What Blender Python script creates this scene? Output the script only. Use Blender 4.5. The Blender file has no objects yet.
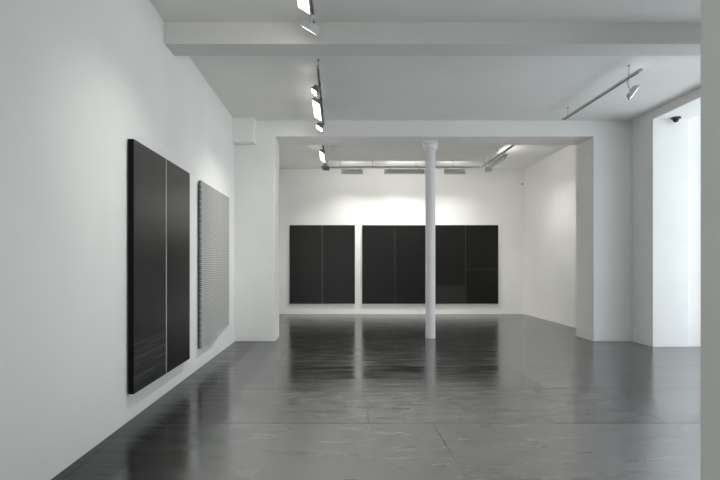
import bpy, bmesh, math, random
from mathutils import Vector, Matrix, Euler

# ------------------------------------------------------------------ camera
scene = bpy.context.scene
COL = scene.collection
EYE = 1.30                                   # lens height above the floor
cd = bpy.data.cameras.new('camera'); cam = bpy.data.objects.new('camera', cd); COL.objects.link(cam)
cam.location = (0, 0, EYE); cam.rotation_euler = (math.pi/2, 0, 0)
cd.sensor_width = 36; cd.lens = 531/720*36
cd.shift_x = (360-337.5)/720; cd.shift_y = (264.5-240)/720
cd.clip_start = 0.05; cd.clip_end = 200
scene.camera = cam

# ------------------------------------------------------------------ light
SPILL = 2.2            # watts per metre of the outward light added at the floodlights
BEAM = 19.0            # watts per metre of the floodlights' main beam
LAMP = 6.0            # gallery floodlight faces
SMALL = 38.0
w = bpy.data.worlds.new('sky'); scene.world = w; w.use_nodes = True
bg = w.node_tree.nodes['Background']; bg.inputs[0].default_value = (0.80, 0.90, 1.0, 1); bg.inputs[1].default_value = 1.0

def area_light(name, loc, rot, sx, sy, power, color):
    l = bpy.data.lights.new(name, 'AREA'); l.shape = 'RECTANGLE'; l.size = sx; l.size_y = sy
    l.energy = power; l.color = color
    o = bpy.data.objects.new(name, l); COL.objects.link(o); o.location = loc; o.rotation_euler = rot
    return o
# daylight outside the glazed opening in the right-hand wall, and outside an unseen window added behind the camera
area_light('daylight_side', (7.2, 6.4, 2.0), (0, math.radians(90), 0), 4.2, 5.5, 200, (0.93, 0.955, 1.0))
area_light('daylight_fill_behind', (0.1, -4.4, 1.9), (math.radians(90), 0, 0), 3.4, 3.2, 150, (1.0, 0.965, 0.93))

vs = scene.view_settings
vs.view_transform = 'Standard'; vs.look = 'None'; vs.gamma = 1.0; vs.use_curve_mapping = False
vs.exposure = 0.0

# ------------------------------------------------------------------ materials
def mat(name, color=(.8,.8,.8), rough=.5, metal=0, spec=.5):
    m = bpy.data.materials.new(name); m.use_nodes = True
    b = m.node_tree.nodes['Principled BSDF']
    b.inputs['Base Color'].default_value = (*color, 1); b.inputs['Roughness'].default_value = rough
    b.inputs['Metallic'].default_value = metal; b.inputs['Specular IOR Level'].default_value = spec
    return m, m.node_tree, b
def N(nt, t, **kw):
    n = nt.nodes.new(t)
    for k, v in kw.items(): setattr(n, k, v)
    return n
def mathn(nt, op, a, b=None, c=None):
    n = N(nt, 'ShaderNodeMath', operation=op)
    for i, v in enumerate((a, b, c)):
        if v is None: continue
        if isinstance(v, (int, float)): n.inputs[i].default_value = v
        else: nt.links.new(v, n.inputs[i])
    return n.outputs[0]
def noise(nt, vec, scale, detail=3, rough=.5, sc=(1,1,1)):
    mp = N(nt, 'ShaderNodeMapping'); mp.inputs['Scale'].default_value = sc
    nt.links.new(vec, mp.inputs['Vector'])
    n = N(nt, 'ShaderNodeTexNoise'); n.inputs['Scale'].default_value = scale
    n.inputs['Detail'].default_value = detail; n.inputs['Roughness'].default_value = rough
    nt.links.new(mp.outputs[0], n.inputs['Vector'])
    return n.outputs['Fac']
def ramp(nt, fac, a, b, ca, cb):
    r = N(nt, 'ShaderNodeMapRange'); nt.links.new(fac, r.inputs[0])
    for i, v in zip((1,2,3,4), (a,b,ca,cb)): r.inputs[i].default_value = v
    return r.outputs[0]
def mixc(nt, fac, a, b):
    m = N(nt, 'ShaderNodeMix', data_type='RGBA')
    if isinstance(fac, (int, float)): m.inputs[0].default_value = fac
    else: nt.links.new(fac, m.inputs[0])
    for i, v in ((6, a), (7, b)):
        if isinstance(v, tuple): m.inputs[i].default_value = (*v, 1)
        else: nt.links.new(v, m.inputs[i])
    return m.outputs[2]
def bump(nt, b, h, strength, dist):
    bp = N(nt, 'ShaderNodeBump'); bp.inputs['Strength'].default_value = strength; bp.inputs['Distance'].default_value = dist
    nt.links.new(h, bp.inputs['Height']); nt.links.new(bp.outputs[0], b.inputs['Normal'])

def painted(name, col, rough):
    m, nt, b = mat(name, col, rough)
    g = N(nt, 'ShaderNodeNewGeometry').outputs['Position']
    f = noise(nt, g, 1.3, 4)
    c2 = tuple(x*.965 for x in col)
    nt.links.new(mixc(nt, ramp(nt, f, .35, .65, 0, 1), col, c2), b.inputs['Base Color'])
    bump(nt, b, noise(nt, g, 60, 3), .05, .002)
    return m
M_WALL = painted('white_wall_paint', (.85, .845, .83), .75)
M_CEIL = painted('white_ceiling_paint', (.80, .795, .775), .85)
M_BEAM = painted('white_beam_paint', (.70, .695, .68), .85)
M_CEILI = painted('white_back_ceiling_paint', (.85, .845, .83), .85)
M_IRON = painted('white_gloss_iron_paint', (.84, .84, .83), .42)
M_RAIL, _, _ = mat('pale_grey_rail', (.55, .55, .54), .45)
M_SLOT, _, _ = mat('rail_slot_black', (.02, .02, .02), .6)
M_HOUS, _, _ = mat('lamp_housing_grey', (.58, .58, .56), .45)
M_HOUSD, _, _ = mat('lamp_housing_dark_grey', (.17, .17, .165), .45)
M_HOUSW, _, _ = mat('lamp_housing_white', (.62, .62, .61), .45)
M_DARK, _, _ = mat('dark_plastic', (.012, .012, .013), .3)
M_BLACK, _, _ = mat('black_edge', (.004, .004, .004), .6, spec=.1)
M_CABLE, _, _ = mat('steel_hanger', (.35, .35, .34), .4, .6)
M_FRAMEW, _, _ = mat('white_window_frame', (.80, .80, .80), .4)

def emis(name, col, s):
    m = bpy.data.materials.new(name); m.use_nodes = True; nt = m.node_tree
    nt.nodes.clear(); e = N(nt, 'ShaderNodeEmission'); o = N(nt, 'ShaderNodeOutputMaterial')
    e.inputs[0].default_value = (*col, 1); e.inputs[1].default_value = s
    nt.links.new(e.outputs[0], o.inputs[0]); return m
M_LIT = emis('lit_lamp_glass', (1.0, .985, .93), LAMP)
M_LITS = emis('lit_small_lamp_glass', (1.0, .985, .93), SMALL)
M_LITR = emis('lit_right_spot_glass', (1.0, .985, .95), 12)

# window glass
m = bpy.data.materials.new('window_glass'); m.use_nodes = True; nt = m.node_tree; nt.nodes.clear()
tr = N(nt, 'ShaderNodeBsdfTransparent'); gl = N(nt, 'ShaderNodeBsdfGlossy'); gl.inputs['Roughness'].default_value = .02
tr.inputs[0].default_value = (.95,.97,.97,1)
mx = N(nt, 'ShaderNodeMixShader'); mx.inputs[0].default_value = .05; o = N(nt, 'ShaderNodeOutputMaterial')
nt.links.new(tr.outputs[0], mx.inputs[1]); nt.links.new(gl.outputs[0], mx.inputs[2]); nt.links.new(mx.outputs[0], o.inputs[0])
M_GLASS = m

# floor: dark grey painted sheets, 2.44 x 1.22 m, worn glossy varnish
M_FLOOR, nt, b = mat('dark_grey_painted_board_floor', (.06,.06,.06), .2)
b.inputs['IOR'].default_value = 5.2
pos = N(nt, 'ShaderNodeNewGeometry').outputs['Position']
sep = N(nt, 'ShaderNodeSeparateXYZ'); nt.links.new(pos, sep.inputs[0])
X, Y = sep.outputs[0], sep.outputs[1]
wob = mathn(nt, 'MULTIPLY', mathn(nt, 'SUBTRACT', noise(nt, pos, 1.5, 2), .5), .02)
ry = mathn(nt, 'DIVIDE', mathn(nt, 'SUBTRACT', mathn(nt, 'ADD', Y, wob), 4.35-12.2), 1.22)
row = mathn(nt, 'FLOOR', ry)
fy = mathn(nt, 'MULTIPLY', mathn(nt, 'PINGPONG', ry, .5), 1.22)          # distance to a row seam
rx = mathn(nt, 'DIVIDE', mathn(nt, 'ADD', mathn(nt, 'SUBTRACT', X, 2.70-24.4), mathn(nt, 'MULTIPLY', mathn(nt, 'SUBTRACT', row, 10), .52)), 2.44)
fx = mathn(nt, 'MULTIPLY', mathn(nt, 'PINGPONG', rx, .5), 2.44)
seamy = ramp(nt, fy, .006, .013, 1, 0)
seamx = ramp(nt, fx, .003, .007, 1, 0)
brk = ramp(nt, noise(nt, pos, 1.1, 3, .6), .40, .56, .15, 1)
seam = mathn(nt, 'MULTIPLY', mathn(nt, 'MAXIMUM', seamy, seamx), brk)
cell = N(nt, 'ShaderNodeTexWhiteNoise', noise_dimensions='2D')
cmb = N(nt, 'ShaderNodeCombineXYZ'); nt.links.new(row, cmb.inputs[0]); nt.links.new(mathn(nt, 'FLOOR', rx), cmb.inputs[1])
nt.links.new(cmb.outputs[0], cell.inputs[0])
cellv = cell.outputs[0]
n1 = noise(nt, pos, .9, 5, .6)
n2 = noise(nt, pos, 5, 6, .65, (.35, 1.3, 1))        # long worn streaks across the room
scuff = ramp(nt, noise(nt, pos, 9, 8, .75, (.5, 1, 1)), .55, .80, 0, 1)
patch = ramp(nt, noise(nt, pos, .7, 2), .50, .62, 0, 1)
base = mixc(nt, ramp(nt, n1, .3, .7, 0, 1), (.006,.0065,.006), (.014,.0145,.014))
base = mixc(nt, mathn(nt, 'MULTIPLY', cellv, .35), base, (.016,.016,.0155))
pale_right = ramp(nt, mathn(nt, 'ADD', X, mathn(nt, 'MULTIPLY', n1, 1.2)), .0, 1.3, 0, 1)      # base colour paler towards the right, dark along the left wall
base = mixc(nt, mathn(nt, 'MULTIPLY', pale_right, ramp(nt, n2, .3, .7, .55, 1)), base, (.044,.045,.045))
base = mixc(nt, mathn(nt, 'MULTIPLY', mathn(nt, 'MULTIPLY', scuff, patch), .13), base, (.10,.10,.095))
base = mixc(nt, mathn(nt, 'MULTIPLY', seam, .85), base, (.004,.004,.004))
nt.links.new(base, b.inputs['Base Color'])
r = mathn(nt, 'ADD', ramp(nt, n2, .35, .65, .10, .21), mathn(nt, 'MULTIPLY', cellv, .05))
r = mathn(nt, 'ADD', r, mathn(nt, 'MULTIPLY', mathn(nt, 'MULTIPLY', scuff, patch), .06))
# the walked-on sheets in the middle of the near part are duller
wearx = mathn(nt, 'MULTIPLY', ramp(nt, mathn(nt, 'ADD', X, mathn(nt, 'MULTIPLY', n1, .8)), -.55, .0, 0, 1), ramp(nt, mathn(nt, 'ADD', X, mathn(nt, 'MULTIPLY', n1, .8)), 2.9, 3.6, 1, 0))
wear = mathn(nt, 'MULTIPLY', wearx, ramp(nt, mathn(nt, 'ADD', Y, mathn(nt, 'MULTIPLY', n2, .5)), 5.5, 6.5, 1, 0))
r = mathn(nt, 'ADD', r, mathn(nt, 'MULTIPLY', wear, .10))
nt.links.new(r, b.inputs['Roughness'])
sl = mathn(nt, 'MULTIPLY', mathn(nt, 'SUBTRACT', 1, mathn(nt, 'MULTIPLY', seam, .7)), ramp(nt, mathn(nt, 'ADD', mathn(nt, 'MULTIPLY', cellv, .5), n1), .4, 1.1, .45, .55))
border = ramp(nt, mathn(nt, 'ADD', X, mathn(nt, 'MULTIPLY', n1, .3)), -1.22, -.78, .05, 1)     # lower specular level along the left wall
sl = mathn(nt, 'MULTIPLY', sl, border)
nt.links.new(sl, b.inputs['Specular IOR Level'])
h = mathn(nt, 'ADD', mathn(nt, 'MULTIPLY', noise(nt, pos, 4.0, 5, .6, (.22, 1.6, 1)), 1.0), mathn(nt, 'MULTIPLY', noise(nt, pos, 22, 3, .6, (.4, 1.2, 1)), .10))
h = mathn(nt, 'SUBTRACT', h, mathn(nt, 'MULTIPLY', seam, .02))
bump(nt, b, h, .42, .010)

# black lacquered artwork faces
def lacquer(name, col, rough, warm=None, lines=None):
    """vertical grain in object space; lines = list of (z0, z1, strength, freq) horizontal scratch bands"""
    m, nt, b = mat(name, col, rough, spec=.27)
    tc = N(nt, 'ShaderNodeTexCoord').outputs['Object']
    g = noise(nt, tc, 40, 3, .6, (1, 1, .03))
    c = mixc(nt, ramp(nt, g, .35, .7, 0, 1), col, tuple(x*1.12 for x in col))
    if lines:
        sp = N(nt, 'ShaderNodeSeparateXYZ'); nt.links.new(tc, sp.inputs[0]); Z = sp.outputs[2]
        for z0, z1, st in lines:
            mask = mathn(nt, 'MULTIPLY', ramp(nt, Z, z0, z0+.03, 0, 1), ramp(nt, Z, z1-.03, z1, 1, 0))
            streak = ramp(nt, noise(nt, tc, 38, 4, .85, (.012, .012, 1.3)), .50, .64, 0, 1)
            fine = ramp(nt, noise(nt, tc, 10, 2, .5, (.4,.4,6)), .35, .6, .3, 1)
            k = mathn(nt, 'MULTIPLY', mathn(nt, 'MULTIPLY', mask, streak), mathn(nt, 'MULTIPLY', fine, st))
            c = mixc(nt, k, c, (.15,.165,.155))
    nt.links.new(c, b.inputs['Base Color'])
    nt.links.new(ramp(nt, g, .3, .7, rough-.02, rough+.02), b.inputs['Roughness'])
    bump(nt, b, g, .02, .001)
    return m
M_ART = lacquer('black_lacquer', (.0075,.0075,.007), .33)
M_ARTB = lacquer('black_ribbed_lacquer', (.0065,.007,.0065), .38)
M_ARTL = lacquer('black_lacquer_scratched', (.011,.011,.0105), .36, lines=[(-1.06,-.62,1.0), (-.62,.15,.13)])
M_ARTS = lacquer('charcoal_lacquer_band', (.021,.022,.020), .42)
M_SEAM, _, _ = mat('pale_seam_metal', (.16,.16,.15), .4)
M_SEAMW, _, _ = mat('white_seam_strip', (.85,.85,.83), .5)
M_SEAMD, _, _ = mat('dull_seam_metal', (.055,.055,.05), .5)

# woven cord artwork: pale cord wound over black
M_CORD, nt, b = mat('pale_grey_woven_cord', (.40,.40,.38), .8)
tc = N(nt, 'ShaderNodeTexCoord').outputs['Object']
sp = N(nt, 'ShaderNodeSeparateXYZ'); nt.links.new(tc, sp.inputs[0])
zig = mathn(nt, 'ADD', mathn(nt, 'MULTIPLY', sp.outputs[2], 14.0), mathn(nt, 'MULTIPLY', sp.outputs[0], 16.0))
st = mathn(nt, 'PINGPONG', zig, .5)
nz = noise(nt, tc, 3, 4, .6)
c = mixc(nt, ramp(nt, st, .12, .30, 0, 1), (.34,.34,.33), (.62,.62,.60))
c = mixc(nt, ramp(nt, nz, .4, .65, 0, .4), c, (.50,.50,.485))
nt.links.new(c, b.inputs['Base Color'])
M_GAP, _, _ = mat('grey_cord_ground', (.30,.30,.29), .8)
M_BACKER, _, _ = mat('black_backing_board', (.012,.012,.010), .7)

# ------------------------------------------------------------------ mesh helpers
def link(name, bm, material, parent=None, smooth=False, bevel=0):
    bmesh.ops.recalc_face_normals(bm, faces=bm.faces)
    me = bpy.data.meshes.new(name); bm.to_mesh(me); bm.free()
    for mm in (material if isinstance(material, (list, tuple)) else [material]): me.materials.append(mm)
    if smooth:
        for p in me.polygons: p.use_smooth = True
    o = bpy.data.objects.new(name, me); COL.objects.link(o)
    if parent: o.parent = parent
    if bevel:
        bv = o.modifiers.new('bevel', 'BEVEL'); bv.width = bevel; bv.segments = 2; bv.limit_method = 'ANGLE'
    return o
def box(bm, x0, x1, y0, y1, z0, z1, mi=0, M=None):
    v = [bm.verts.new((x, y, z)) for x in (x0,x1) for y in (y0,y1) for z in (z0,z1)]
    if M is not None:
        for q in v: q.co = M @ q.co
    for f in ((0,1,3,2),(4,6,7,5),(0,4,5,1),(2,3,7,6),(0,2,6,4),(1,5,7,3)):
        fc = bm.faces.new([v[i] for i in f]); fc.material_index = mi
    return v
def prism(bm, pts, a0, a1, plane):
    """extrude an outline; plane 'xz' extrudes along y, 'yz' along x"""
    mk = {'xz': lambda p, a: (p[0], a, p[1]), 'yz': lambda p, a: (a, p[0], p[1])}[plane]
    lo = [bm.verts.new(mk(p, a0)) for p in pts]; hi = [bm.verts.new(mk(p, a1)) for p in pts]
    bm.faces.new(lo); bm.faces.new(hi[::-1]); n = len(pts)
    for i in range(n): bm.faces.new((lo[i], hi[i], hi[(i+1)%n], lo[(i+1)%n]))
def tube(bm, p, q, r, seg=10, r2=None):
    p, q = Vector(p), Vector(q); d = q-p
    R = d.to_track_quat('Z', 'Y').to_matrix().to_4x4()
    bmesh.ops.create_cone(bm, cap_ends=True, segments=seg, radius1=r, radius2=r if r2 is None else r2,
                          depth=d.length, matrix=Matrix.Translation((p+q)/2) @ R)
def lathe(bm, prof, cx, cy, seg=32):
    rings = [[bm.verts.new((cx+r*math.cos(t*2*math.pi/seg), cy+r*math.sin(t*2*math.pi/seg), z)) for t in range(seg)] for r, z in prof]
    for a, c in zip(rings, rings[1:]):
        for i in range(seg): bm.faces.new((a[i], a[(i+1)%seg], c[(i+1)%seg], c[i]))
    bm.faces.new(rings[0]); bm.faces.new(rings[-1][::-1])
def empty(name, loc, label, cat, group=None, rot=(0,0,0)):
    o = bpy.data.objects.new(name, None); COL.objects.link(o); o.location = loc; o.rotation_euler = rot
    o.empty_display_size = .1; o['label'] = label; o['category'] = cat
    if group: o['group'] = group
    return o
def structure(o, label=None, cat=None):
    o['kind'] = 'structure'
    if label: o['label'] = label; o['category'] = cat
    return o

# ------------------------------------------------------------------ the room
ZC, ZI = EYE+2.43, EYE+2.51            # ceilings: front room, back room
XL, XR = -1.733, 4.97                  # side walls of the front room
YA0, YA1 = 8.96, 9.62                  # the wall with the wide opening
YB = 13.95                             # far wall
XRI = 4.89                             # right wall of the back room
TOP = 4.15

bm = bmesh.new(); box(bm, -2.2, 7.0, -3.4, 14.4, -.2, 0)
structure(link('floor', bm, M_FLOOR), 'glossy dark grey painted board floor with worn sheen', 'floor')
bm = bmesh.new(); box(bm, -2.2, 5.6, -3.4, YA0+.05, ZC, TOP+.2)
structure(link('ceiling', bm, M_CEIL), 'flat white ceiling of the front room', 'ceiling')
bm = bmesh.new(); box(bm, -2.2, 5.6, YA1-.05, 14.4, ZI, TOP+.2)
structure(link('ceiling_back', bm, M_CEILI), 'flat white ceiling of the room beyond the opening', 'ceiling')
bm = bmesh.new(); box(bm, XL-.35, XL, -3.4, 14.4, 0, TOP)
structure(link('wall_left', bm, M_WALL), 'long white wall on the left', 'wall')
bm = bmesh.new(); box(bm, XL, XRI+.4, YB, YB+.4, 0, TOP)
structure(link('wall_far', bm, M_WALL), 'white far wall behind the three black works', 'wall')
bm = bmesh.new(); box(bm, XRI, XRI+.7, YA1, YB, 0, TOP)
structure(link('wall_right_far', bm, M_WALL), 'white right wall of the back room', 'wall')
# wall with the wide opening: left pier, lintel, right pier in one slab
OX0, OX1, OZ = -1.055, 4.32, EYE+2.16
bm = bmesh.new()
prism(bm, [(XL,0),(OX0,0),(OX0,OZ),(OX1,OZ),(OX1,0),(5.6,0),(5.6,TOP),(XL,TOP)], YA0, YA1, 'xz')
structure(link('wall_middle', bm, M_WALL, bevel=.006), 'white dividing wall with a wide square opening', 'wall')
# boxed-in corner high on the left pier
bm = bmesh.new(); box(bm, XL, -1.377, 8.75, YA0, EYE+2.02, ZC)
structure(link('trim_1', bm, M_WALL, bevel=.006), 'small white boxing high in the corner of the left pier', 'boxing')
# right wall with the glazed recess
WY0, WY1, WZ = 4.3, 8.37, EYE+2.29
bm = bmesh.new()
prism(bm, [(2.65,0),(WY0,0),(WY0,WZ),(WY1,WZ),(WY1,0),(YA0,0),(YA0,TOP),(2.65,TOP)], XR, 5.54, 'yz')
structure(link('wall_right', bm, M_WALL, bevel=.005), 'white right wall with a tall daylit recess', 'wall')
# outer leaf of that wall, a little shallower at the sides and lower at the head
bm = bmesh.new()
prism(bm, [(2.65,0),(WY0+.05,0),(WY0+.05,WZ+.15),(WY1+.03,WZ+.15),(WY1+.03,0),(YA0,0),(YA0,TOP),(2.65,TOP)], 5.54, 5.95, 'yz')
structure(link('wall_right_outer', bm, M_WALL), 'white outer reveal of the daylit recess', 'wall')
# near wall on the right of the camera, its return and the wall behind the camera
bm = bmesh.new(); box(bm, 1.98, XR, -3.2, 2.90, 0, TOP)
structure(link('wall_near', bm, M_WALL, bevel=.006), 'white wall end close to the camera on the right', 'wall')
bm = bmesh.new()
for a in ((XL,-1.45,0,TOP),(1.65,1.98,0,TOP),(-1.45,1.65,0,.55),(-1.45,1.65,3.35,TOP)): box(bm, a[0], a[1], -3.4, -3.0, a[2], a[3])
structure(link('wall_back', bm, M_WALL), 'white wall behind the camera with an added window opening', 'wall')
# ceiling beam
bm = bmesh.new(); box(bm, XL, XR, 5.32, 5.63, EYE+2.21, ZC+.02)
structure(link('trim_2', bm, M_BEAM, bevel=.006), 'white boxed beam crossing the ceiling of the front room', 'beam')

def window(n, axis, fixed, a0, a1, z0, z1, nm):
    """framed glazing; axis 'y' = runs along y at x=fixed, 'x' = runs along x at y=fixed"""
    fr, t = .05, .03
    bm = bmesh.new()
    def b(u0, u1, q0, q1, th=t):
        if axis == 'y': box(bm, fixed-th, fixed+th, u0, u1, q0, q1)
        else: box(bm, u0, u1, fixed-th, fixed+th, q0, q1)
    b(a0, a0+fr, z0, z1); b(a1-fr, a1, z0, z1); b(a0+fr, a1-fr, z0, z0+fr); b(a0+fr, a1-fr, z1-fr, z1)
    for k in range(1, nm):
        u = a0+(a1-a0)*k/nm; b(u-fr/2, u+fr/2, z0+fr, z1-fr)
    f = structure(link('window_%d' % n, bm, M_FRAMEW, bevel=.004), 'white framed glazing letting in daylight', 'window')
    bm = bmesh.new()
    if axis == 'y': box(bm, fixed-.004, fixed+.004, a0+fr, a1-fr, z0+fr, z1-fr)
    else: box(bm, a0+fr, a1-fr, fixed-.004, fixed+.004, z0+fr, z1-fr)
    link('pane', bm, M_GLASS, f)
window(1, 'y', 5.85, WY0+.05, WY1+.03, 0, WZ+.15, 3)
window(2, 'x', -3.2, -1.45, 1.65, .55, 3.35, 3)  # unseen window, added to bring daylight onto the near walls

# ------------------------------------------------------------------ column
CX, CY, CR = 1.641, 9.38, .0865
col = empty('iron_column', (CX, CY, 0), 'slender round white cast iron column standing in the wide opening', 'column')
bm = bmesh.new(); lathe(bm, [(CR,0.0),(CR,.02),(CR,3.19),(CR*.98,3.20)], 0, 0, 40)
link('shaft', bm, M_IRON, col, True)
bm = bmesh.new(); lathe(bm, [(CR*.98,3.20),(.092,3.205),(.096,3.225),(.092,3.245),(.082,3.25),(.082,3.31),(.098,3.325),(.104,3.345),(.104,3.365),(.092,3.38),(.092,3.405),(.118,3.42),(.124,3.435)], 0, 0, 40)
o = link('capital', bm, M_IRON, col); 
bm = bmesh.new(); box(bm, -.12, .11, -.12, .12, 3.435, OZ)
link('top_plate', bm, M_IRON, col, bevel=.004)
for s in (-1, 1):
    bm = bmesh.new()
    prism(bm, [(s*.08,3.30),(s*.10,3.30),(s*.135,3.36),(s*.135,3.40),(s*.12,3.435),(s*.08,3.435)], -.03, .03, 'xz')
    link('bracket', bm, M_IRON, col, bevel=.004)
# steel plate on the face of the lintel over the column
bm = bmesh.new(); box(bm, 1.435, 1.81, YA0-.006, YA0, EYE+2.215, EYE+2.34); box(bm, 1.435, 1.81, YA0-.022, YA0, EYE+2.20, EYE+2.215)
o = link('face_plate', bm, M_WALL); o['label'] = 'thin painted rectangular plate on the lintel face above the column'; o['category'] = 'plate'

# ------------------------------------------------------------------ artworks
PW, PG = .855, .006
def artwork(name, origin, rotz, label, left, right, seam, PW=PW, zl=(-1.05,1.035), zr=(-1.05,1.035), depth=.045, group=None, seam_w=.010):
    """two tall panels side by side; local x runs along the wall, local -y faces the room, origin on the wall plane at panel mid height"""
    e = empty('wall_artwork', origin, label, 'artwork', group, (0,0,rotz))
    outs = []
    for (x0, x1), mt, (z0, z1) in (((-PW, -seam_w/2), left, zl), ((seam_w/2, PW), right, zr)):
        bm = bmesh.new(); box(bm, x0, x1, -depth, -.012, z0, z1)
        for f in bm.faces:
            if abs(f.calc_center_median().y+depth) > 1e-4: f.material_index = 1
        outs.append(link('panel', bm, [mt, M_BLACK], e))
    bm = bmesh.new(); box(bm, -seam_w/2, seam_w/2, -depth-.001, -.012, max(zl[0],zr[0])+.002, min(zl[1],zr[1])-.002)
    link('seam_strip', bm, seam, e)
    for zb in (.72, -.80):
        bm = bmesh.new(); box(bm, -PW+.12, PW-.12, -.012, 0, zb, zb+.08); link('mounting_batten', bm, M_BLACK, e)
    return e, outs
# far wall (face the camera)
AZ = EYE
xa, xb, xc = -.400, 1.502, 3.355
zz = (-1.028, 1.031)
artwork('a', (xa, YB, AZ), 0, 'black two-panel work alone at the left end of the far wall', M_ART, M_ART, M_SEAM, PW, zz, zz)
artwork('b', (xb, YB, AZ), 0, 'black two-panel work in the middle of the far wall, partly behind the column', M_ARTB, M_ARTB, M_SEAMD, PW, zz, zz)
ec, pc = artwork('c', (xc, YB, AZ), 0, 'black two-panel work right of the column, crossed by a dotted line', M_ART, M_ART, M_SEAMD, PW, zz, zz)
# its dotted horizontal line on the right panel and the paler band low on the left panel
bm = bmesh.new(); box(bm, .006, PW-.004, -.0462, -.0445, -.126, -.123)
n = 26
for i in range(n):
    x = .02+(PW-.04)*i/(n-1); box(bm, x-.006, x+.006, -.0475, -.0445, -.134, -.118)
o = link('stitched_line', bm, M_SEAMD, ec); o['label'] = 'dotted grey line across the panel'
bm = bmesh.new(); box(bm, -PW+.004, -.008, -.0465, -.0445, -1.02, -.555)
link('lower_band', bm, M_ARTS, ec)
# left wall (rotated so that local -y faces +x)
RZ = math.pi/2
e1, p1 = artwork('d', (XL, 5.193, EYE-.017), RZ, 'large black two-panel work nearest the camera on the left wall', M_ARTL, M_ART, M_SEAMW, .828,
                 (-1.05,1.05), (-1.05,1.05), depth=.058, seam_w=.012)

# woven work: pale cords wound over black boards, right board shorter at the foot
ew = empty('woven_artwork', (XL, 7.41, EYE), 'pale grey cord-wound work with ribbed side, second along the left wall', 'artwork', None, (0,0,RZ))
for (x0, x1, z0, z1) in ((-.84, 0, -1.045, 1.045), (0, .84, -.94, 1.045)):
    bm = bmesh.new(); box(bm, x0+.002, x1-.002, -.0485, -.012, z0+.01, z1-.01)
    for f in bm.faces:
        if abs(f.calc_center_median().y+.0485) < 1e-4: f.material_index = 1
    bd = link('backing_board', bm, [M_BACKER, M_GAP], ew)
    bm = bmesh.new()
    pitch = .0235; nn = int((z1-z0)/pitch)
    for i in range(nn):
        zc = z0+(i+.5)*(z1-z0)/nn; hh = pitch*.36
        # flattened cord wrapping face and both sides
        pts = [(-.050, zc-hh*.5), (-.0515, zc), (-.050, zc+hh*.5), (-.0395, zc+hh), (-.0395, zc-hh)]
        lo = [bm.verts.new((x0, p[0], p[1])) for p in pts]; hi = [bm.verts.new((x1, p[0], p[1])) for p in pts]
        for k in range(5): bm.faces.new((lo[k], hi[k], hi[(k+1)%5], lo[(k+1)%5]))
        bm.faces.new(lo); bm.faces.new(hi[::-1])
        xe = x0 if x0 < -.5 else x1
        box(bm, xe-.004, xe+.004, -.050, -.022, zc-hh*.6, zc+hh*.6)
    link('cord_winding', bm, M_CORD, ew)
bm = bmesh.new(); box(bm, -.7, .7, -.012, 0, .72, .80)
link('mounting_batten', bm, M_BLACK, ew)

# ------------------------------------------------------------------ lighting tracks
def track(pts, z, zceil, label, hang, mat_slot=True):
    """a suspended rail along a polyline (points x,y)"""
    e = empty('lighting_track', (pts[0][0], pts[0][1], z), label, 'lighting track', 'suspended lighting tracks')
    O = Vector((pts[0][0], pts[0][1], z))
    w_, h_ = .018, .016
    bm = bmesh.new(); bs = bmesh.new()
    for a, c in zip(pts, pts[1:]):
        x0, x1 = sorted((a[0], c[0])); y0, y1 = sorted((a[1], c[1]))
        if x0 == x1: X0, X1, Y0, Y1 = x0-w_, x1+w_, y0-w_, y1+w_
        else: X0, X1, Y0, Y1 = x0+w_, x1-w_, y0-w_, y1+w_
        box(bm, X0-O.x, X1-O.x, Y0-O.y, Y1-O.y, -h_+.006, h_)
        i = .0125
        box(bs, X0-O.x+(i if x0==x1 else .05), X1-O.x-(i if x0==x1 else .05), Y0-O.y+(.05 if x0==x1 else i), Y1-O.y-(.05 if x0==x1 else i), -h_, -h_+.006)
    link('rail', bm, M_RAIL, e); link('contact_slot', bs, M_SLOT, e)
    for (hx, hy) in hang:
        bm = bmesh.new(); tube(bm, (hx-O.x, hy-O.y, h_), (hx-O.x, hy-O.y, zceil-z), .0035, 8)
        tube(bm, (hx-O.x, hy-O.y, zceil-z-.012), (hx-O.x, hy-O.y, zceil-z), .016, 12)
        tube(bm, (hx-O.x, hy-O.y, h_), (hx-O.x, hy-O.y, h_+.02), .010, 10)
        link('hanger', bm, M_CABLE, e)
    return e
ZT, ZTI = EYE+2.28, EYE+2.36
TX = -.226
track([(TX, 1.6), (TX, 5.08)], ZT, ZC, 'suspended track nearest the camera, before the ceiling beam', [(TX, 2.2), (TX, 4.2)])
track([(TX, 6.12), (TX, 8.65)], ZT, ZC, 'suspended track just beyond the beam, over the left of the front room', [(TX, 6.3), (TX, 8.4)])
track([(3.556, 6.24), (3.556, 8.35)], ZT, ZC, 'suspended track at the right of the front room with one spotlight', [(3.556, 6.48), (3.556, 8.2)])
UX0, UX1, UY = -.285, 3.49, 12.85
track([(UX0, 9.75), (UX0, UY), (UX1, UY), (UX1, 9.74)], ZTI, ZI, 'U-shaped suspended track round the back room ceiling',
      [(UX0, 10.2), (UX0+.05, UY), (.08, UY), (.85, UY), (1.9, UY), (2.8, UY), (UX1, 12.6), (UX1, 11.6), (UX1, 10.4)])

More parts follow.
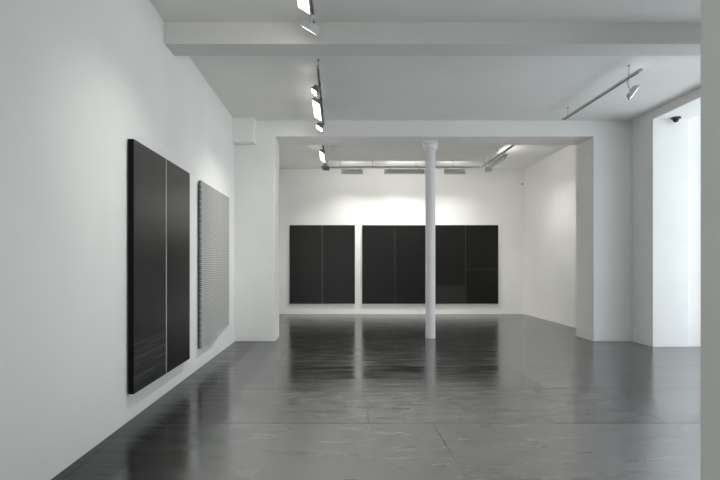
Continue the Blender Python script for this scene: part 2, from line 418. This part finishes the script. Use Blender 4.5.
def flood(name, loc, length, width, tilt, aim, zr, label, panes=1, stems=(0.3, -0.3), housing=M_HOUS, lit=M_LIT, depth=.055, group='gallery track floodlights', spill=1, beam=1, spread=112, btilt=None, lat=0):
    """linear flood: origin on the rail; long axis along local y; tilt turns its open face from straight down (0) towards local +x (90 deg);
       aim = rotation of the whole lamp about z; zr = drop of the face centre below the rail; panes = glass panes along it"""
    e = empty(name, loc, label, 'lamp', group, (0, 0, aim))
    T = Matrix.Translation((lat, 0, -zr)) @ Matrix.Rotation(-tilt, 4, 'Y')      # local -z of the lamp = open side
    L, W = length/2, width/2
    bm = bmesh.new()
    # tray: tapered back and raised rim
    v = []
    for (sx, sy, z) in ((W,L,0),(W*.62,L*.94,depth)):
        v.append([bm.verts.new(T @ Vector((a*sx, c*sy, z))) for a, c in ((-1,-1),(1,-1),(1,1),(-1,1))])
    for i in range(4): bm.faces.new((v[0][i], v[0][(i+1)%4], v[1][(i+1)%4], v[1][i]))
    bm.faces.new(v[1])
    bm.faces.new(v[0][::-1])
    rim = .007
    for (x0,x1,y0,y1) in ((-W,-W+rim,-L,L),(W-rim,W,-L,L),(-W+rim,W-rim,-L,-L+rim),(-W+rim,W-rim,L-rim,L)):
        box(bm, x0, x1, y0, y1, -.010, .001, 0, T)
    link('housing', bm, housing, e)
    for k in range(panes):
        y0 = -L+rim+.003+(2*L-2*rim)*k/panes+(.012 if k else 0); y1 = -L+rim-.003+(2*L-2*rim)*(k+1)/panes
        bm = bmesh.new(); box(bm, -W+rim+.001, W-rim-.001, y0, y1, -.006, -.002, 0, T)
        link('lamp_glass', bm, lit, e)
    for s in stems:
        top = Vector((0, s*length, -.018)); bot = T @ Vector((0, s*length, depth*.9))
        bm = bmesh.new(); tube(bm, top, bot, .007, 8)
        box(bm, -.017, .017, s*length-.035, s*length+.035, -.034, -.0165)
        link('stem', bm, housing, e)
    if spill:                                  # main beam, and an added light at the rail brightening the ceiling outside it
        l = bpy.data.lights.new('floodlight_beam', 'AREA'); l.shape = 'RECTANGLE'; l.size = .05; l.size_y = length-.03
        l.energy = BEAM*length*beam; l.color = (1.0, .985, .93); l.spread = math.radians(spread)
        lo = bpy.data.objects.new('floodlight_beam', l); COL.objects.link(lo); lo.parent = e
        lo.matrix_local = Matrix.Translation(T @ Vector((0, 0, -.03))) @ Matrix.Rotation(-(tilt if btilt is None else btilt), 4, 'Y')
        l = bpy.data.lights.new('floodlight_ceiling_fill', 'AREA'); l.shape = 'RECTANGLE'; l.size = .03; l.size_y = length
        l.energy = SPILL*length*spill; l.color = (1.0, .985, .93)
        lo = bpy.data.objects.new('floodlight_ceiling_fill', l); COL.objects.link(lo); lo.parent = e
        lo.location = (.022, 0, -.03); lo.rotation_euler = (0, -math.pi/2, 0)
    return e

R = math.radians
# left-hand tracks: lamps turned to the left wall (local +x -> world -x : aim = pi)
AL = math.pi
def leftlamp(y, length, width, tilt, zr, label, x=TX, z=ZT, panes=1, stems=(.3,-.3), dx=0, aim=AL, lit=None, housing=M_HOUSD, bm_=.44, lat=.06):
    return flood('track_floodlight' if length > .3 else 'track_spotlight', (x+dx, y, z), length, width, tilt, aim, zr, label, panes, stems, housing, lit or M_LIT,
                 .05 if length > .3 else .06, 'floodlights on the left tracks' if length > .3 else 'small spotlights on the tracks', .4, bm_*1.15, 84, R(28), lat)
leftlamp(4.12, .86, .135, R(32), .105, 'long lit floodlight cut by the top edge of the picture', panes=2, bm_=.28, lat=.055)
leftlamp(4.84, .14, .125, R(34.8), .125, 'small spotlight under the far end of the nearest track, face edge-on', stems=(0,), lit=M_LITS, aim=R(147), housing=M_HOUS, bm_=.15, lat=.04)
leftlamp(6.66, .20, .085, R(36), .115, 'small lit spotlight in front of the twin-pane floodlight beyond the beam', stems=(0,), lit=M_LITS)
leftlamp(7.50, .86, .135, R(32), .105, 'twin-pane lit floodlight on the track beyond the beam', panes=2)
leftlamp(8.42, .22, .115, R(34), .115, 'small lit spotlight behind the twin-pane floodlight, next to the lintel', stems=(0,), lit=M_LITS)
leftlamp(11.1, .95, .135, R(35), .105, 'twin-pane lit floodlight seen just beneath the lintel in the back room', x=UX0, z=ZTI, panes=2, bm_=1.2, lat=.03)
leftlamp(12.35, .16, .13, R(45), .13, 'small grey spotlight at the left corner of the U-shaped track', x=UX0, z=ZTI, stems=(0,), lit=M_LITS, aim=R(120), lat=0)
# lamps turned to the far wall: local +x -> world +y : aim = 90
def backlamp(xc, length, label, panes=1):
    return flood('track_floodlight', (xc, UY, ZTI), length, .125, R(66), R(90), .115, label, panes, (.36,-.36), M_HOUS, M_LIT, .05, 'floodlights along the back of the U-shaped track', 1.2, 1.28, 114, R(15))
backlamp(.352, .52, 'short grey floodlight at the left on the far track')
backlamp(1.625, .99, 'long grey floodlight left of the column top on the far track', 2)
backlamp(2.835, .51, 'short grey floodlight right of the column top on the far track')
# right-hand side of the U: turned to the right wall (aim 0)
flood('track_floodlight', (UX1, 11.47, ZTI), 1.0, .125, R(62), 0, .128, 'long floodlight on the right arm of the U-shaped track', 2, (.38,-.38), M_HOUS, M_LIT, .05, None, 1.3, .62, 112, R(20))
flood('track_spotlight', (UX1, 12.25, ZTI), .14, .13, R(50), R(60), .17, 'small spotlight hanging near the right corner of the U-shaped track', 1, (0,), M_HOUS, M_LITS, .06, None)
# the single spotlight of the right-hand track
flood('track_spotlight', (3.556, 6.53, ZT), .13, .165, R(55), R(-20), .175, 'single pale spotlight hanging from the right front track', 1, (0,), M_HOUSW, M_LITR, .05, None, .5, 5, 124, None, .075)

# ------------------------------------------------------------------ small fittings
dc = empty('dome_camera', (5.27, 8.27, WZ), 'black dome security camera under the head of the daylit recess', 'camera')
bm = bmesh.new(); tube(bm, (0,0,-.022), (0,0,0), .072, 28); link('mounting_base', bm, M_DARK, dc, bevel=.004)
bm = bmesh.new(); bmesh.ops.create_uvsphere(bm, u_segments=24, v_segments=14, radius=.043, matrix=Matrix.Translation((0,0,-.035)))
link('dome', bm, M_DARK, dc, True)
ms = empty('motion_sensor', (4.84, YB, EYE+2.14), 'tiny white sensor high in the right corner of the far wall', 'sensor')
bm = bmesh.new(); box(bm, -.028, .028, -.035, 0, -.035, .045); link('sensor_body', bm, M_IRON, ms, bevel=.006)
bm = bmesh.new(); bmesh.ops.create_uvsphere(bm, u_segments=14, v_segments=8, radius=.020, matrix=Matrix.Translation((0,-.035,-.028)))
link('lens', bm, M_DARK, ms, True)
